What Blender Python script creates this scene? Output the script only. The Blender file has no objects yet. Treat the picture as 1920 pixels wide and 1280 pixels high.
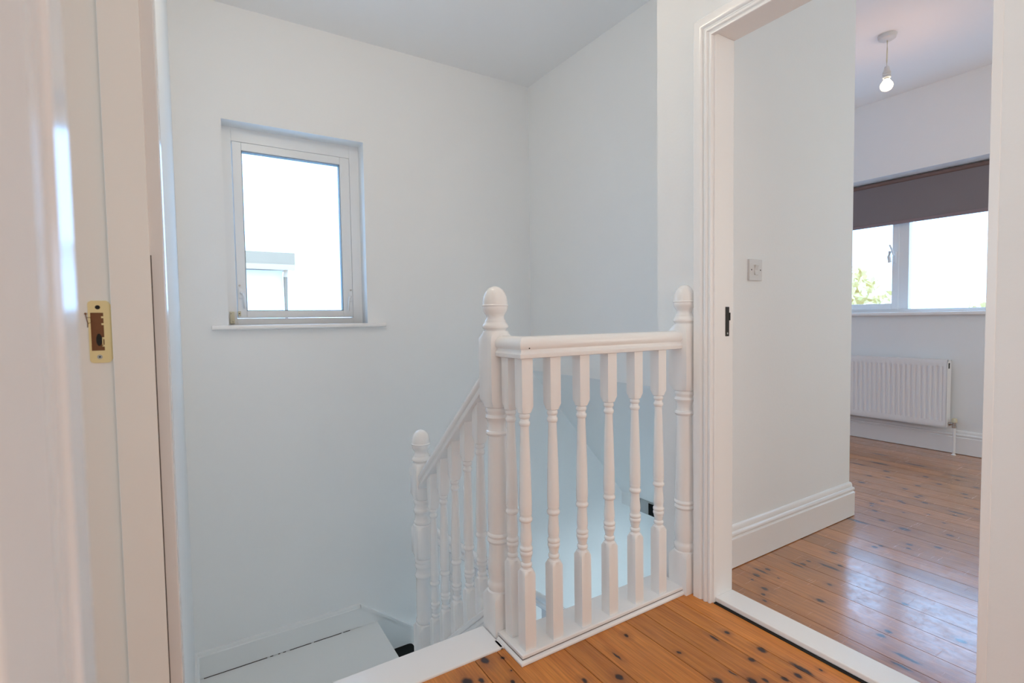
import bpy, bmesh, math, random
from mathutils import Vector, Matrix
random.seed(7)
R = math.radians
scene = bpy.context.scene

# ------------------------------------------------------------------ camera
def cam_axes(yaw, pitch, roll):
    cy, sy, cp, sp, cr, sr = math.cos(yaw), math.sin(yaw), math.cos(pitch), math.sin(pitch), math.cos(roll), math.sin(roll)
    f = Vector((sy*cp, cy*cp, -sp)); rt = Vector((cy, -sy, 0)); up = rt.cross(f)
    return cr*rt + sr*up, -sr*rt + cr*up, f
rt, up, fw = cam_axes(R(31.918), R(2.511), R(-0.850))
cam = bpy.data.cameras.new('camera')
cam_o = bpy.data.objects.new('camera', cam)
scene.collection.objects.link(cam_o)
m = Matrix((rt, up, -fw)).transposed().to_4x4()
m.translation = Vector((0, 0, 1.0))
cam_o.matrix_world = m
cam.sensor_width = 36.0
cam.lens = 950.3/1920*36
cam.clip_start = 0.02
cam.dof.use_dof = True
cam.dof.focus_distance = 1.9
cam.dof.aperture_fstop = 6.3
scene.camera = cam_o
scene.cycles.max_bounces = 20; scene.cycles.diffuse_bounces = 11; scene.cycles.transparent_max_bounces = 12
scene.cycles.sample_clamp_indirect = 8

# ------------------------------------------------------------------ world, light, exposure
w = bpy.data.worlds.new('sky'); scene.world = w; w.use_nodes = True
bg = w.node_tree.nodes['Background']
bg.inputs['Color'].default_value = (0.36, 0.62, 1.0, 1)
bg.inputs['Strength'].default_value = 5.5
vs = scene.view_settings
scene.display_settings.display_device = 'sRGB'
vs.view_transform = 'Standard'; vs.look = 'None'; vs.gamma = 1.0; vs.use_curve_mapping = False
vs.exposure = 0.0

def area(name, loc, rot, sx, sy, power=0, col=(1, 1, 1), portal=False):
    l = bpy.data.lights.new(name, 'AREA'); l.shape = 'RECTANGLE'; l.size = sx; l.size_y = sy
    l.energy = power; l.color = col
    if portal: l.cycles.is_portal = True
    o = bpy.data.objects.new(name, l); o.location = loc; o.rotation_euler = rot
    scene.collection.objects.link(o); return o
def point(name, loc, power, col, r=0.04):
    l = bpy.data.lights.new(name, 'POINT'); l.energy = power; l.color = col; l.shadow_soft_size = r
    o = bpy.data.objects.new(name, l); o.location = loc; scene.collection.objects.link(o); return o
# daylight portals: one in every window or open side the place has
area('window_daylight', (0.515, 3.36, 1.53), (R(-90), 0, 0), 0.76, 1.10, portal=True)
area('window_daylight', (4.87, 1.70, 1.53), (0, R(90), 0), 1.10, 2.5, portal=True)
# unseen fill lights added to brighten the landing, stairwell and bedroom
area('left_room_fill', (-3.45, 0.7, 1.5), (0, R(-90), 0), 1.4, 2.0, power=36.84, col=(0.633, 0.856, 1.0))  # added cool fill coming through the camera doorway
area('landing_front_fill', (0.75, -1.58, 1.45), (R(90), 0, 0), 1.3, 1.3, power=13.17, col=(1.0, 0.886, 0.8))  # added warm fill from behind the camera
area('stair_foot_fill', (2.84, 1.60, -.46), (0, 0, 0), 0.3, 0.3, power=20.24, col=(0.727, 0.909, 1.0))  # added fill under the soffit for the lower stairwell
area('bedroom_side_fill', (3.3, -1.45, 1.5), (R(90), 0, 0), 1.8, 1.2, power=17.44, col=(0.948, 1.0, 0.928))  # added fill that lifts the passage wall
# point lights: unseen fill added over the stairwell, and the bedroom's bulb (seen)
point('stairwell_fill_light', (0.50, 1.58, 2.36), 7.59, (1.0, 0.891, 0.696), 0.06)
point('bedroom_lamp_light', (3.541, 1.42, 2.30), 2.53, (1.0, 0.421, 0.147), 0.045)

# ------------------------------------------------------------------ materials
def mat(name, col, rough=0.5, metal=0.0, bump=0.0, bscale=40, var=0.0, spec=0.5, coat=0.0):
    mt = bpy.data.materials.new(name); mt.use_nodes = True
    nt = mt.node_tree; b = nt.nodes['Principled BSDF']
    b.inputs['Base Color'].default_value = (*col, 1); b.inputs['Roughness'].default_value = rough
    b.inputs['Metallic'].default_value = metal
    b.inputs['Specular IOR Level'].default_value = spec
    if coat: b.inputs['Coat Weight'].default_value = coat; b.inputs['Coat Roughness'].default_value = 0.12
    tc = nt.nodes.new('ShaderNodeTexCoord')
    n = nt.nodes.new('ShaderNodeTexNoise'); n.inputs['Scale'].default_value = bscale; n.inputs['Detail'].default_value = 4
    nt.links.new(tc.outputs['Object'], n.inputs['Vector'])
    if bump:
        bp = nt.nodes.new('ShaderNodeBump'); bp.inputs['Strength'].default_value = bump; bp.inputs['Distance'].default_value = 0.002
        nt.links.new(n.outputs['Fac'], bp.inputs['Height']); nt.links.new(bp.outputs['Normal'], b.inputs['Normal'])
    if var:
        mx = nt.nodes.new('ShaderNodeMix'); mx.data_type = 'RGBA'
        mx.inputs[6].default_value = (*col, 1); mx.inputs[7].default_value = (*[c*(1-var) for c in col], 1)
        n2 = nt.nodes.new('ShaderNodeTexNoise'); n2.inputs['Scale'].default_value = 3.0; n2.inputs['Detail'].default_value = 5
        nt.links.new(tc.outputs['Object'], n2.inputs['Vector'])
        nt.links.new(n2.outputs['Fac'], mx.inputs[0]); nt.links.new(mx.outputs[2], b.inputs['Base Color'])
    return mt
M = {}
M['wall'] = mat('matt_white_emulsion', (0.865, 0.88, 0.885), 0.75, bump=0.15, bscale=90, var=0.03, spec=0.3)
M['ceil'] = mat('ceiling_white', (0.885, 0.89, 0.895), 0.9, bump=0.1, bscale=60, spec=0.2)
M['gloss'] = mat('white_satin_paint', (0.90, 0.895, 0.89), 0.22, bump=0.12, bscale=35, var=0.02)
M['gloss_old'] = mat('cream_aged_gloss_paint', (0.87, 0.835, 0.78), 0.38, bump=0.25, bscale=22, var=0.05)
M['tread'] = mat('white_floor_paint', (0.85, 0.865, 0.865), 0.45, bump=0.1, var=0.03)
M['upvc'] = mat('white_plastic_frame', (0.82, 0.84, 0.85), 0.3)
M['plastic'] = mat('white_switch_plastic', (0.70, 0.69, 0.68), 0.35)
M['cream_plastic'] = mat('yellowed_cream_plastic', (0.72, 0.66, 0.48), 0.45, var=0.15)
M['dark'] = mat('dark_recess', (0.012, 0.010, 0.008), 0.8)
M['gap'] = mat('dark_gap', (0.06, 0.045, 0.035), 0.9)
M['black'] = mat('black_rubber', (0.006, 0.008, 0.008), 0.8, bump=0.2, bscale=200, spec=0.2)
M['brass'] = mat('pale_brass', (0.86, 0.70, 0.36), 0.42, metal=0.2, var=0.1)
M['steel'] = mat('dull_steel', (0.45, 0.44, 0.42), 0.4, metal=1.0)
M['chrome'] = mat('worn_chrome', (0.5, 0.46, 0.43), 0.25, metal=1.0)
M['iron'] = mat('black_iron', (0.03, 0.025, 0.02), 0.6, metal=0.4, bump=0.4)
M['radiator'] = mat('radiator_enamel', (0.88, 0.87, 0.87), 0.3)
M['fabric'] = mat('taupe_blind_fabric', (0.22, 0.19, 0.195), 0.9, bump=0.3, bscale=300)
M['fabric_roll'] = mat('brown_blind_roll', (0.22, 0.14, 0.12), 0.8)
M['hem'] = mat('mauve_blind_hem', (0.25, 0.19, 0.20), 0.6)
M['raw_wood'] = mat('splintered_raw_wood', (0.34, 0.14, 0.055), 0.8, bump=1.0, bscale=60, var=0.7)
M['slate'] = mat('grey_roof_edge', (0.46, 0.31, 0.205), 0.8, var=0.2, bscale=10)
M['render'] = mat('pale_render', (0.93, 0.90, 0.86), 0.9, bump=0.2)
M['pipe'] = mat('white_gutter_plastic', (0.62, 0.42, 0.29), 0.5)
M['ground'] = mat('pale_gravel_ground', (0.62, 0.63, 0.62), 0.95, bump=0.5)
M['bark'] = mat('grey_bark', (0.16, 0.13, 0.10), 0.9, bump=0.5)
M['leaf'] = mat('yellow_green_leaves', (0.95, 0.74, 0.34), 0.7, var=0.4)

def glass_mat():
    mt = bpy.data.materials.new('clear_glass'); mt.use_nodes = True; nt = mt.node_tree
    for n in list(nt.nodes): nt.nodes.remove(n)
    o = nt.nodes.new('ShaderNodeOutputMaterial'); t = nt.nodes.new('ShaderNodeBsdfTransparent')
    g = nt.nodes.new('ShaderNodeBsdfGlossy'); g.inputs['Roughness'].default_value = 0.02
    fr = nt.nodes.new('ShaderNodeFresnel'); fr.inputs['IOR'].default_value = 1.25
    ge = nt.nodes.new('ShaderNodeNewGeometry'); ma = nt.nodes.new('ShaderNodeMath'); ma.operation = 'MULTIPLY_ADD'; ma.inputs[1].default_value = -0.45; ma.inputs[2].default_value = 1.25
    nt.links.new(ge.outputs['Backfacing'], ma.inputs[0]); nt.links.new(ma.outputs[0], fr.inputs['IOR'])   # same eta on both faces of the pane
    mx = nt.nodes.new('ShaderNodeMixShader'); t.inputs['Color'].default_value = (0.95, 0.97, 0.97, 1)
    nt.links.new(fr.outputs[0], mx.inputs[0]); nt.links.new(t.outputs[0], mx.inputs[1]); nt.links.new(g.outputs[0], mx.inputs[2])
    nt.links.new(mx.outputs[0], o.inputs['Surface']); return mt
M['glass'] = glass_mat()
def bulb_mat():
    mt = bpy.data.materials.new('lit_frosted_bulb'); mt.use_nodes = True; b = mt.node_tree.nodes['Principled BSDF']
    b.inputs['Emission Color'].default_value = (1.0, 0.86, 0.62, 1); b.inputs['Emission Strength'].default_value = 6.0
    return mt
M['bulb'] = bulb_mat()

# pine boards: 'tone' is a random shade per board; knots sit where the photo has them
KN_LANDING = [(0.686,1.278,.013,0),(0.735,1.26,.006,0),(0.637,1.21,.009,0),(0.707,1.157,.008,0),(0.601,1.225,.017,0),(0.728,1.199,.003,0),(1.116,1.136,.008,0),(1.392,0.973,.007,0),(1.334,0.976,.005,1),(1.187,0.99,.006,0),(1.022,1.08,.005,1),(0.966,1.013,.011,0),(0.876,1.054,.008,0),(1.18,0.853,.013,0),(1.242,0.851,.004,1),(1.404,0.864,.012,0),(1.338,0.854,.009,0),(1.259,0.802,.013,0),(1.292,0.785,.008,0),(1.342,0.759,.009,0),(1.383,0.746,.009,0),(1.42,0.754,.009,1),(1.461,0.725,.005,0)]
KN_BED = [(1.735,1.06,.012,0),(1.694,1.039,.007,0),(1.661,1.013,.007,0),(1.821,0.907,.012,0),(1.775,0.704,.010,0),(2.239,1.067,.012,0),(2.08,1.084,.007,0),(2.037,1.082,.009,0),(2.009,1.092,.007,1),(1.88,1.136,.009,0),(1.846,1.142,.008,1),(1.802,1.133,.012,0),(1.758,1.123,.006,0),(1.85,1.074,.004,0),(2.099,1.012,.010,1),(2.145,0.994,.009,0),(1.961,0.945,.008,0),(2.681,1.172,.013,1),(2.04,0.737,.009,0),(1.818,0.699,.009,0),(1.946,0.558,.011,0),(1.718,0.614,.009,1),(1.664,0.607,.007,1),(2.895,1.184,.011,0),(2.787,1.109,.012,0),(2.757,1.006,.02,0),(2.997,1.238,.011,0),(2.964,1.226,.009,0),(3.08,1.225,.008,0),(3.157,1.173,.011,0),(3.139,1.153,.009,0),(3.327,1.43,.016,0),(3.692,1.449,.016,0),(3.563,1.389,.011,0),(3.505,1.464,.012,0),(3.526,1.224,.013,0),(3.402,1.241,.011,0),(3.3,1.15,.012,0),(3.337,1.148,.011,0),(3.233,1.091,.013,0),(3.757,1.265,.014,0),(3.655,1.168,.013,0),(3.924,1.163,.012,1),(3.83,1.135,.012,0),(3.563,1.024,.013,0),(3.753,1.029,.013,0),(3.5,1.0,.009,0),(3.198,0.948,.009,1),(3.149,0.942,.009,0),(3.059,1.016,.006,0),(2.989,1.094,.006,0),(2.845,0.865,.013,0),(2.441,0.996,.010,0),(2.475,0.986,.008,0),(2.588,0.925,.011,0),(2.543,0.912,.008,0),(2.655,0.846,.012,0),(2.992,0.934,.006,0),(3.343,0.915,.009,0),(3.85,1.55,.015,1),(4.0,1.40,.015,1),(3.72,1.62,.012,1),(4.1,1.65,.012,1)]
def pine(name, knots, c1, c2, rough, coat_rough, scratch):
    mt = bpy.data.materials.new(name); mt.use_nodes = True; nt = mt.node_tree; N = nt.nodes.new; L = nt.links.new
    b = nt.nodes['Principled BSDF']
    tc = N('ShaderNodeTexCoord')
    def math_(op, a, c=None, clamp=False):
        n = N('ShaderNodeMath'); n.operation = op; n.use_clamp = clamp
        for i, v in enumerate((a, c)):
            if v is None: continue
            if isinstance(v, (int, float)): n.inputs[i].default_value = v
            else: L(v, n.inputs[i])
        return n.outputs[0]
    def vmath(op, a, c):
        n = N('ShaderNodeVectorMath'); n.operation = op
        for i, v in enumerate((a, c)):
            if isinstance(v, tuple): n.inputs[i].default_value = v
            else: L(v, n.inputs[i])
        return n
    def mix(f, a, c):
        n = N('ShaderNodeMix'); n.data_type = 'RGBA'
        for i, v in ((0, f), (6, a), (7, c)):
            if isinstance(v, tuple): n.inputs[i].default_value = v
            elif isinstance(v, float): n.inputs[i].default_value = v
            else: L(v, n.inputs[i])
        return n.outputs[2]
    P = tc.outputs['Object']
    at = N('ShaderNodeAttribute'); at.attribute_name = 'tone'
    # wobble
    nz = N('ShaderNodeTexNoise'); nz.inputs['Scale'].default_value = 45; nz.inputs['Detail'].default_value = 2
    L(P, nz.inputs['Vector'])
    wob = vmath('SCALE', vmath('SUBTRACT', nz.outputs['Color'], (.5, .5, .5)).outputs[0], (0, 0, 0)); wob.inputs['Scale'].default_value = 0.010
    Pw = vmath('ADD', P, wob.outputs[0]).outputs[0]
    Pk = vmath('MULTIPLY', Pw, (1, .72, 0)).outputs[0]
    Ps = vmath('MULTIPLY', Pw, (1, .22, 0)).outputs[0]
    cur = None
    for (x, y, r, t) in knots:
        src = Ps if t else Pk; sy = .22 if t else .72
        d = vmath('DISTANCE', src, (x, y*sy, 0)).outputs['Value']
        d = math_('DIVIDE', d, r*0.92)
        cur = d if cur is None else math_('MINIMUM', cur, d)
    # grain, bending round the knots
    off = math_('DIVIDE', 0.035, math_('ADD', math_('MULTIPLY', cur, cur), 0.35))
    sep = N('ShaderNodeSeparateXYZ'); L(P, sep.inputs[0])
    cmb = N('ShaderNodeCombineXYZ')
    L(math_('ADD', math_('MULTIPLY', sep.outputs[0], 34), math_('MULTIPLY', at.outputs['Fac'], 37)), cmb.inputs[0])
    L(math_('MULTIPLY', sep.outputs[1], 1.3), cmb.inputs[1]); L(math_('MULTIPLY', off, 9), cmb.inputs[2])
    g = N('ShaderNodeTexNoise'); g.inputs['Scale'].default_value = 1.6; g.inputs['Detail'].default_value = 6; g.inputs['Roughness'].default_value = 0.62
    L(cmb.outputs[0], g.inputs['Vector'])
    wv = N('ShaderNodeTexNoise'); wv.inputs['Scale'].default_value = 6.0; wv.inputs['Detail'].default_value = 3
    L(cmb.outputs[0], wv.inputs['Vector'])
    ramp = N('ShaderNodeValToRGB'); L(g.outputs['Fac'], ramp.inputs[0])
    ramp.color_ramp.elements[0].position = .30; ramp.color_ramp.elements[0].color = (*c2, 1)
    ramp.color_ramp.elements[1].position = .68; ramp.color_ramp.elements[1].color = (*c1, 1)
    fine = N('ShaderNodeMapRange'); fine.inputs['From Min'].default_value = .35; fine.inputs['From Max'].default_value = .65
    fine.inputs['To Min'].default_value = .82; fine.inputs['To Max'].default_value = 1.08; L(wv.outputs['Fac'], fine.inputs['Value'])
    base = vmath('SCALE', ramp.outputs[0], (0, 0, 0)); L(fine.outputs[0], base.inputs['Scale'])
    tone = N('ShaderNodeMapRange'); tone.inputs['To Min'].default_value = .80; tone.inputs['To Max'].default_value = 1.16; L(at.outputs['Fac'], tone.inputs['Value'])
    base2 = vmath('SCALE', base.outputs[0], (0, 0, 0)); L(tone.outputs[0], base2.inputs['Scale'])
    # rings round knots
    halo = N('ShaderNodeMapRange'); halo.inputs['From Min'].default_value = 1.0; halo.inputs['From Max'].default_value = 3.4
    halo.inputs['To Min'].default_value = .55; halo.inputs['To Max'].default_value = 0; L(cur, halo.inputs['Value'])
    c = mix(halo.outputs[0], base2.outputs[0], (0.26, 0.085, 0.022, 1))
    core = N('ShaderNodeMapRange'); core.inputs['From Min'].default_value = .62; core.inputs['From Max'].default_value = 1.15
    core.inputs['To Min'].default_value = 1; core.inputs['To Max'].default_value = 0; L(cur, core.inputs['Value'])
    c = mix(core.outputs[0], c, (0.028, 0.010, 0.008, 1))
    # small flecks
    sc = vmath('MULTIPLY', P, (60, 16, 1)).outputs[0]
    vo = N('ShaderNodeTexNoise'); vo.inputs['Scale'].default_value = 1.0; vo.inputs['Detail'].default_value = 2; L(sc, vo.inputs['Vector'])
    fl = N('ShaderNodeMapRange'); fl.inputs['From Min'].default_value = .76; fl.inputs['From Max'].default_value = .82; fl.inputs['To Max'].default_value = .2; L(vo.outputs['Fac'], fl.inputs['Value'])
    c = mix(fl.outputs[0], c, (0.16, 0.055, 0.02, 1))
    L(c, b.inputs['Base Color'])
    # varnish: scratched
    s1 = N('ShaderNodeTexNoise'); s1.inputs['Scale'].default_value = 9; s1.inputs['Detail'].default_value = 8; s1.inputs['Roughness'].default_value = .75; L(P, s1.inputs['Vector'])
    rr = N('ShaderNodeMapRange'); rr.inputs['From Min'].default_value = .35; rr.inputs['From Max'].default_value = .68
    rr.inputs['To Min'].default_value = rough - .07; rr.inputs['To Max'].default_value = rough + .13; L(s1.outputs['Fac'], rr.inputs['Value'])
    L(rr.outputs[0], b.inputs['Roughness'])
    if scratch > .5:      # hairline scratches in the varnish, running two ways
        acc = None
        for ang, off in ((.9, 3.0), (-.55, 7.0)):
            mp = N('ShaderNodeMapping'); mp.inputs['Rotation'].default_value[2] = ang; mp.inputs['Location'].default_value[0] = off; mp.inputs['Scale'].default_value = (5, 190, 1)
            L(Pw, mp.inputs[0]); sn = N('ShaderNodeTexNoise'); sn.inputs['Scale'].default_value = 1.0; sn.inputs['Detail'].default_value = 2; L(mp.outputs[0], sn.inputs['Vector'])
            sr = N('ShaderNodeMapRange'); sr.inputs['From Min'].default_value = .69; sr.inputs['From Max'].default_value = .78; L(sn.outputs['Fac'], sr.inputs['Value'])
            acc = sr.outputs[0] if acc is None else math_('MAXIMUM', acc, sr.outputs[0])
        s3 = N('ShaderNodeTexNoise'); s3.inputs['Scale'].default_value = 26; s3.inputs['Detail'].default_value = 9; s3.inputs['Roughness'].default_value = .8; L(P, s3.inputs['Vector'])
        wr = N('ShaderNodeMapRange'); wr.inputs['From Min'].default_value = .42; wr.inputs['From Max'].default_value = .62; wr.inputs['To Min'].default_value = .13; wr.inputs['To Max'].default_value = .27; L(s3.outputs['Fac'], wr.inputs['Value'])
        L(math_('ADD', wr.outputs[0], math_('MULTIPLY', acc, .28)), b.inputs['Coat Roughness'])
    b.inputs['Coat Weight'].default_value = scratch; b.inputs['Coat Roughness'].default_value = coat_rough; b.inputs['Coat IOR'].default_value = 1.5 if scratch < .5 else 1.75
    bp = N('ShaderNodeBump'); bp.inputs['Strength'].default_value = .22; bp.inputs['Distance'].default_value = .0012
    s2 = N('ShaderNodeTexNoise'); s2.inputs['Scale'].default_value = 160; s2.inputs['Detail'].default_value = 3
    L(vmath('MULTIPLY', P, (1.0, .35, 1)).outputs[0], s2.inputs['Vector'])
    L(math_('ADD', math_('MULTIPLY', s2.outputs['Fac'], .35), math_('MULTIPLY', s1.outputs['Fac'], .9)), bp.inputs['Height'])
    L(bp.outputs['Normal'], b.inputs['Normal']); L(bp.outputs['Normal'], b.inputs['Coat Normal'])
    return mt
M['pine_landing'] = pine('varnished_pine_landing', KN_LANDING, (0.72, 0.27, 0.045), (0.52, 0.16, 0.022), .42, .25, .2)
M['pine_bed'] = pine('varnished_pine_bedroom', KN_BED, (0.56, 0.225, 0.055), (0.38, 0.125, 0.024), .36, .20, 1.0)

# ------------------------------------------------------------------ mesh helpers
def obj(name, bm, m, parent=None, loc=None, bevel=0, smooth=35):
    me = bpy.data.meshes.new(name)
    bmesh.ops.recalc_face_normals(bm, faces=bm.faces[:])
    bm.to_mesh(me); bm.free()
    if smooth:
        for p in me.polygons: p.use_smooth = True
        me.set_sharp_from_angle(angle=R(smooth))
    me.materials.append(M[m] if isinstance(m, str) else m)
    o = bpy.data.objects.new(name, me); scene.collection.objects.link(o)
    if parent: o.parent = parent
    if loc: o.location = loc
    if bevel:
        b = o.modifiers.new('bevel', 'BEVEL'); b.width = bevel; b.segments = 2; b.limit_method = 'ANGLE'
    return o
def thing(name, label, cat, loc=(0, 0, 0), group=None):
    o = bpy.data.objects.new(name, None); o.empty_display_size = .1; scene.collection.objects.link(o)
    o.location = loc; o['label'] = label; o['category'] = cat
    if group: o['group'] = group
    return o
def tag(o, label, cat, group=None):
    o['label'] = label; o['category'] = cat
    if group: o['group'] = group
    return o
def struct(o): o['kind'] = 'structure'; return o
def sroot(name, loc=(0, 0, 0)):
    o = bpy.data.objects.new(name, None); scene.collection.objects.link(o); o.location = loc; o['kind'] = 'structure'; return o
def box(bm, x0, x1, y0, y1, z0, z1):
    v = [bm.verts.new(p) for p in ((x0,y0,z0),(x1,y0,z0),(x1,y1,z0),(x0,y1,z0),(x0,y0,z1),(x1,y0,z1),(x1,y1,z1),(x0,y1,z1))]
    for f in ((0,3,2,1),(4,5,6,7),(0,1,5,4),(1,2,6,5),(2,3,7,6),(3,0,4,7)): bm.faces.new([v[i] for i in f])
    return v
def prism(bm, pts, axis, a, c):
    """polygon pts (2D) extruded along axis from a to c"""
    def P(p, t):
        return {'x': (t, p[0], p[1]), 'y': (p[0], t, p[1]), 'z': (p[0], p[1], t)}[axis]
    A = [bm.verts.new(P(p, a)) for p in pts]; B = [bm.verts.new(P(p, c)) for p in pts]
    n = len(pts); bm.faces.new(A); bm.faces.new(B[::-1])
    for i in range(n): bm.faces.new((A[i], A[(i+1) % n], B[(i+1) % n], B[i]))
def ring_loft(bm, rings, closed_ends=True):
    prev = None; first = None
    for r in rings:
        vs_ = [bm.verts.new(p) for p in r]
        if prev:
            n = len(vs_)
            for i in range(n): bm.faces.new((prev[i], prev[(i+1) % n], vs_[(i+1) % n], vs_[i]))
        else: first = vs_
        prev = vs_
    if closed_ends: bm.faces.new(first[::-1]); bm.faces.new(prev)
def turned(bm, prof, cx=0, cy=0, seg=32):
    """prof: list of (z, r) round or (z, half, rmax) square limited to radius rmax"""
    rings = []
    for p in prof:
        rr = []
        for i in range(seg):
            a = 2*math.pi*i/seg; c, s = math.cos(a), math.sin(a)
            if len(p) == 3: r = min(p[1]/max(abs(c), abs(s)), p[2])
            else: r = p[1]
            rr.append((cx + r*c, cy + r*s, p[0]))
        rings.append(rr)
    ring_loft(bm, rings)
def sweep(bm, path, prof, upv, caps=True):
    """profile (side, up) swept along a planar path with mitred corners; side = dir x up"""
    upv = Vector(upv).normalized(); path = [Vector(p) for p in path]; rings = []
    n = len(path)
    for i, p in enumerate(path):
        d0 = (path[i]-path[i-1]).normalized() if i > 0 else (path[1]-path[0]).normalized()
        d1 = (path[i+1]-path[i]).normalized() if i < n-1 else d0
        s0 = d0.cross(upv); s1 = d1.cross(upv)
        s = (s0+s1); s = s/ s.length_squared*2 if s.length > 1e-6 else s0
        rings.append([p + s*a + upv*b for a, b in prof])
    ring_loft(bm, rings, caps)
def tube(bm, path, r, seg=10):
    path = [Vector(p) for p in path]; rings = []; n = len(path)
    for i, p in enumerate(path):
        d = (path[min(i+1, n-1)] - path[max(i-1, 0)]).normalized()
        a = d.cross(Vector((0, 0, 1)));
        if a.length < 1e-3: a = d.cross(Vector((1, 0, 0)))
        a.normalize(); b_ = d.cross(a)
        rings.append([p + (a*math.cos(t) + b_*math.sin(t))*r for t in [2*math.pi*k/seg for k in range(seg)]])
    ring_loft(bm, rings)
def disc_y(bm, x, y, z, r, t, seg=20):
    """short cylinder whose axis is y, thickness t toward -y"""
    ring_loft(bm, [[(x + r*math.cos(a), yy, z + r*math.sin(a)) for a in [2*math.pi*k/seg for k in range(seg)]] for yy in (y, y-t)])
def BM(): return bmesh.new()
def rnd(pts, r, k=4):
    """round the corners of a convex 2D polygon"""
    out = []; n = len(pts)
    for i in range(n):
        p = Vector(pts[i]); a = (Vector(pts[i-1])-p).normalized(); b = (Vector(pts[(i+1) % n])-p).normalized()
        for j in range(k+1):
            t = j/k
            q = p + a*r*(1-t)**2 + b*r*t**2
            out.append((q.x, q.y))
    return out

# ------------------------------------------------------------------ shell
XL, XR, YB, ZC = -0.064, 1.50, 3.06, 2.65       # left wall, door wall, window wall, ceiling
ZG = -2.75                                       # ground storey floor
ZH = -0.85                                       # half landing
def wall_pieces(bm, axis, a0, a1, s0, s1, z0, z1, holes):
    """wall slab: thickness a0..a1 on its normal axis, s0..s1 along, holes = [(s0,s1,z0,z1)] sorted"""
    def bx(u0, u1, q0, q1):
        if u1 - u0 < 1e-4 or q1 - q0 < 1e-4: return
        if axis == 'x': box(bm, a0, a1, u0, u1, q0, q1)
        else: box(bm, u0, u1, a0, a1, q0, q1)
    c = s0
    for h in holes:
        bx(c, h[0], z0, z1); bx(h[0], h[1], z0, h[2]); bx(h[0], h[1], h[3], z1); c = h[1]
    bx(c, s1, z0, z1)
    bmesh.ops.remove_doubles(bm, verts=bm.verts[:], dist=1e-5)

def boards(name, bounds, y0, y1, mt, breaks=()):
    bm = BM(); lay = bm.verts.layers.float.new('tone')
    g = 0.0011
    for i in range(len(bounds)-1):
        vs_ = box(bm, bounds[i]+g, bounds[i+1]-g, y0, y1, -0.02, 0)
        t = random.random()
        for v in vs_: v[lay] = t
    return bm
bm = boards('floor', [-0.30, -0.12, .05, .15, .40, .492, .66, .735, .912, .993, 1.167, 1.25, 1.345, 1.413, 1.515], -1.6, 1.300, 'pine_landing')
fl1 = struct(obj('floor', bm, 'pine_landing', smooth=0))
bm = boards('floor', [1.515, 1.597, 1.677, 1.795, 1.912, 2.028, 2.144, 2.26, 2.37, 2.48, 2.69, 2.80, 2.91, 3.024, 3.14, 3.25, 3.365, 3.50, 3.61, 3.72, 3.84, 3.95, 4.06, 4.18, 4.30, 4.42, 4.56], -1.5, 1.2295, 'pine_bed')
lay = bm.verts.layers.float['tone']
for a, b_ in [(2.732, 2.80), (2.80, 2.91), (2.91, 3.024), (3.024, 3.14), (3.14, 3.25), (3.25, 3.365), (3.365, 3.50), (3.50, 3.61), (3.61, 3.72), (3.72, 3.84), (3.84, 3.95), (3.95, 4.06), (4.06, 4.18), (4.18, 4.30), (4.30, 4.42), (4.42, 4.56)]:
    t = random.random()
    for v in box(bm, a+.0011, b_-.0011, 1.2295, 3.06, -.02, 0): v[lay] = t
fl2 = struct(obj('floor', bm, 'pine_bed', smooth=0))
bm = BM(); box(bm, -3.3, XR+.02, -1.7, 1.325, -.27, -.021); box(bm, XR+.02, 4.70, -1.7, 1.35, -.27, -.021)
struct(obj('trim_1', bm, 'gap', smooth=0))            # joists and void below the boards
bm = BM(); box(bm, -3.5, -.12, -1.6, 3.2, -.02, 0); struct(obj('floor', bm, 'pine_landing', smooth=0))
bm = BM(); box(bm, -.3, 6.0, .9, 3.2, ZG-.2, ZG); struct(obj('floor', bm, 'tread', smooth=0))

bm = BM(); box(bm, -3.6, 4.9, -1.8, 3.35, ZC, ZC+.15)
struct(obj('ceiling', bm, 'ceil', smooth=0))
# left wall with the doorway the camera stands in
bm = BM(); wall_pieces(bm, 'x', -.167, XL, -1.6, YB, -.27, ZC, [(.262, 1.103, -.27, 2.015)])
box(bm, -.167, XL, 1.325, YB, ZG, -.27)
bmesh.ops.remove_doubles(bm, verts=bm.verts[:], dist=1e-5)
struct(obj('wall_left', bm, 'wall', smooth=0))
# window wall
bm = BM(); wall_pieces(bm, 'y', YB, YB+.30, -.167, 2.30, ZG, ZC, [(.148, .882, .99, 2.063)])
box(bm, 2.30, 6.0, YB, YB+.30, ZG, ZC); box(bm, -3.6, -.167, YB, YB+.3, -.27, ZC)
bmesh.ops.remove_doubles(bm, verts=bm.verts[:], dist=1e-5)
struct(obj('wall_back', bm, 'wall', smooth=0))
# wall with the bedroom doorway
bm = BM(); wall_pieces(bm, 'x', XR, XR+.10, -1.6, 1.352, -.02, ZC, [(.385, 1.118, -.02, 1.962)])
box(bm, XR, XR+.10, .9, 1.352, ZG, -.27)
struct(obj('wall_right', bm, 'wall', smooth=0))
# corridor wall between bedroom passage and stairwell
bm = BM(); box(bm, XR+.10, 2.73, 1.23, 1.352, 0, ZC); box(bm, 2.63, 2.73, 1.352, YB, 0, ZC); box(bm, XR+.1, 2.73, 1.23, 1.352, ZG, -.27)
struct(obj('wall_passage', bm, 'wall', smooth=0))
# bulkhead over the lower flight, with its raking soffit
bm = BM(); prism(bm, [(2.07, ZC), (2.07, .627), (2.96, -.44), (2.96, -.545), (4.66, -.545), (4.66, -.022), (2.629, -.022), (2.629, ZC)], 'y', 1.352, YB)
struct(obj('wall_bulkhead', bm, 'wall', smooth=0))
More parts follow.
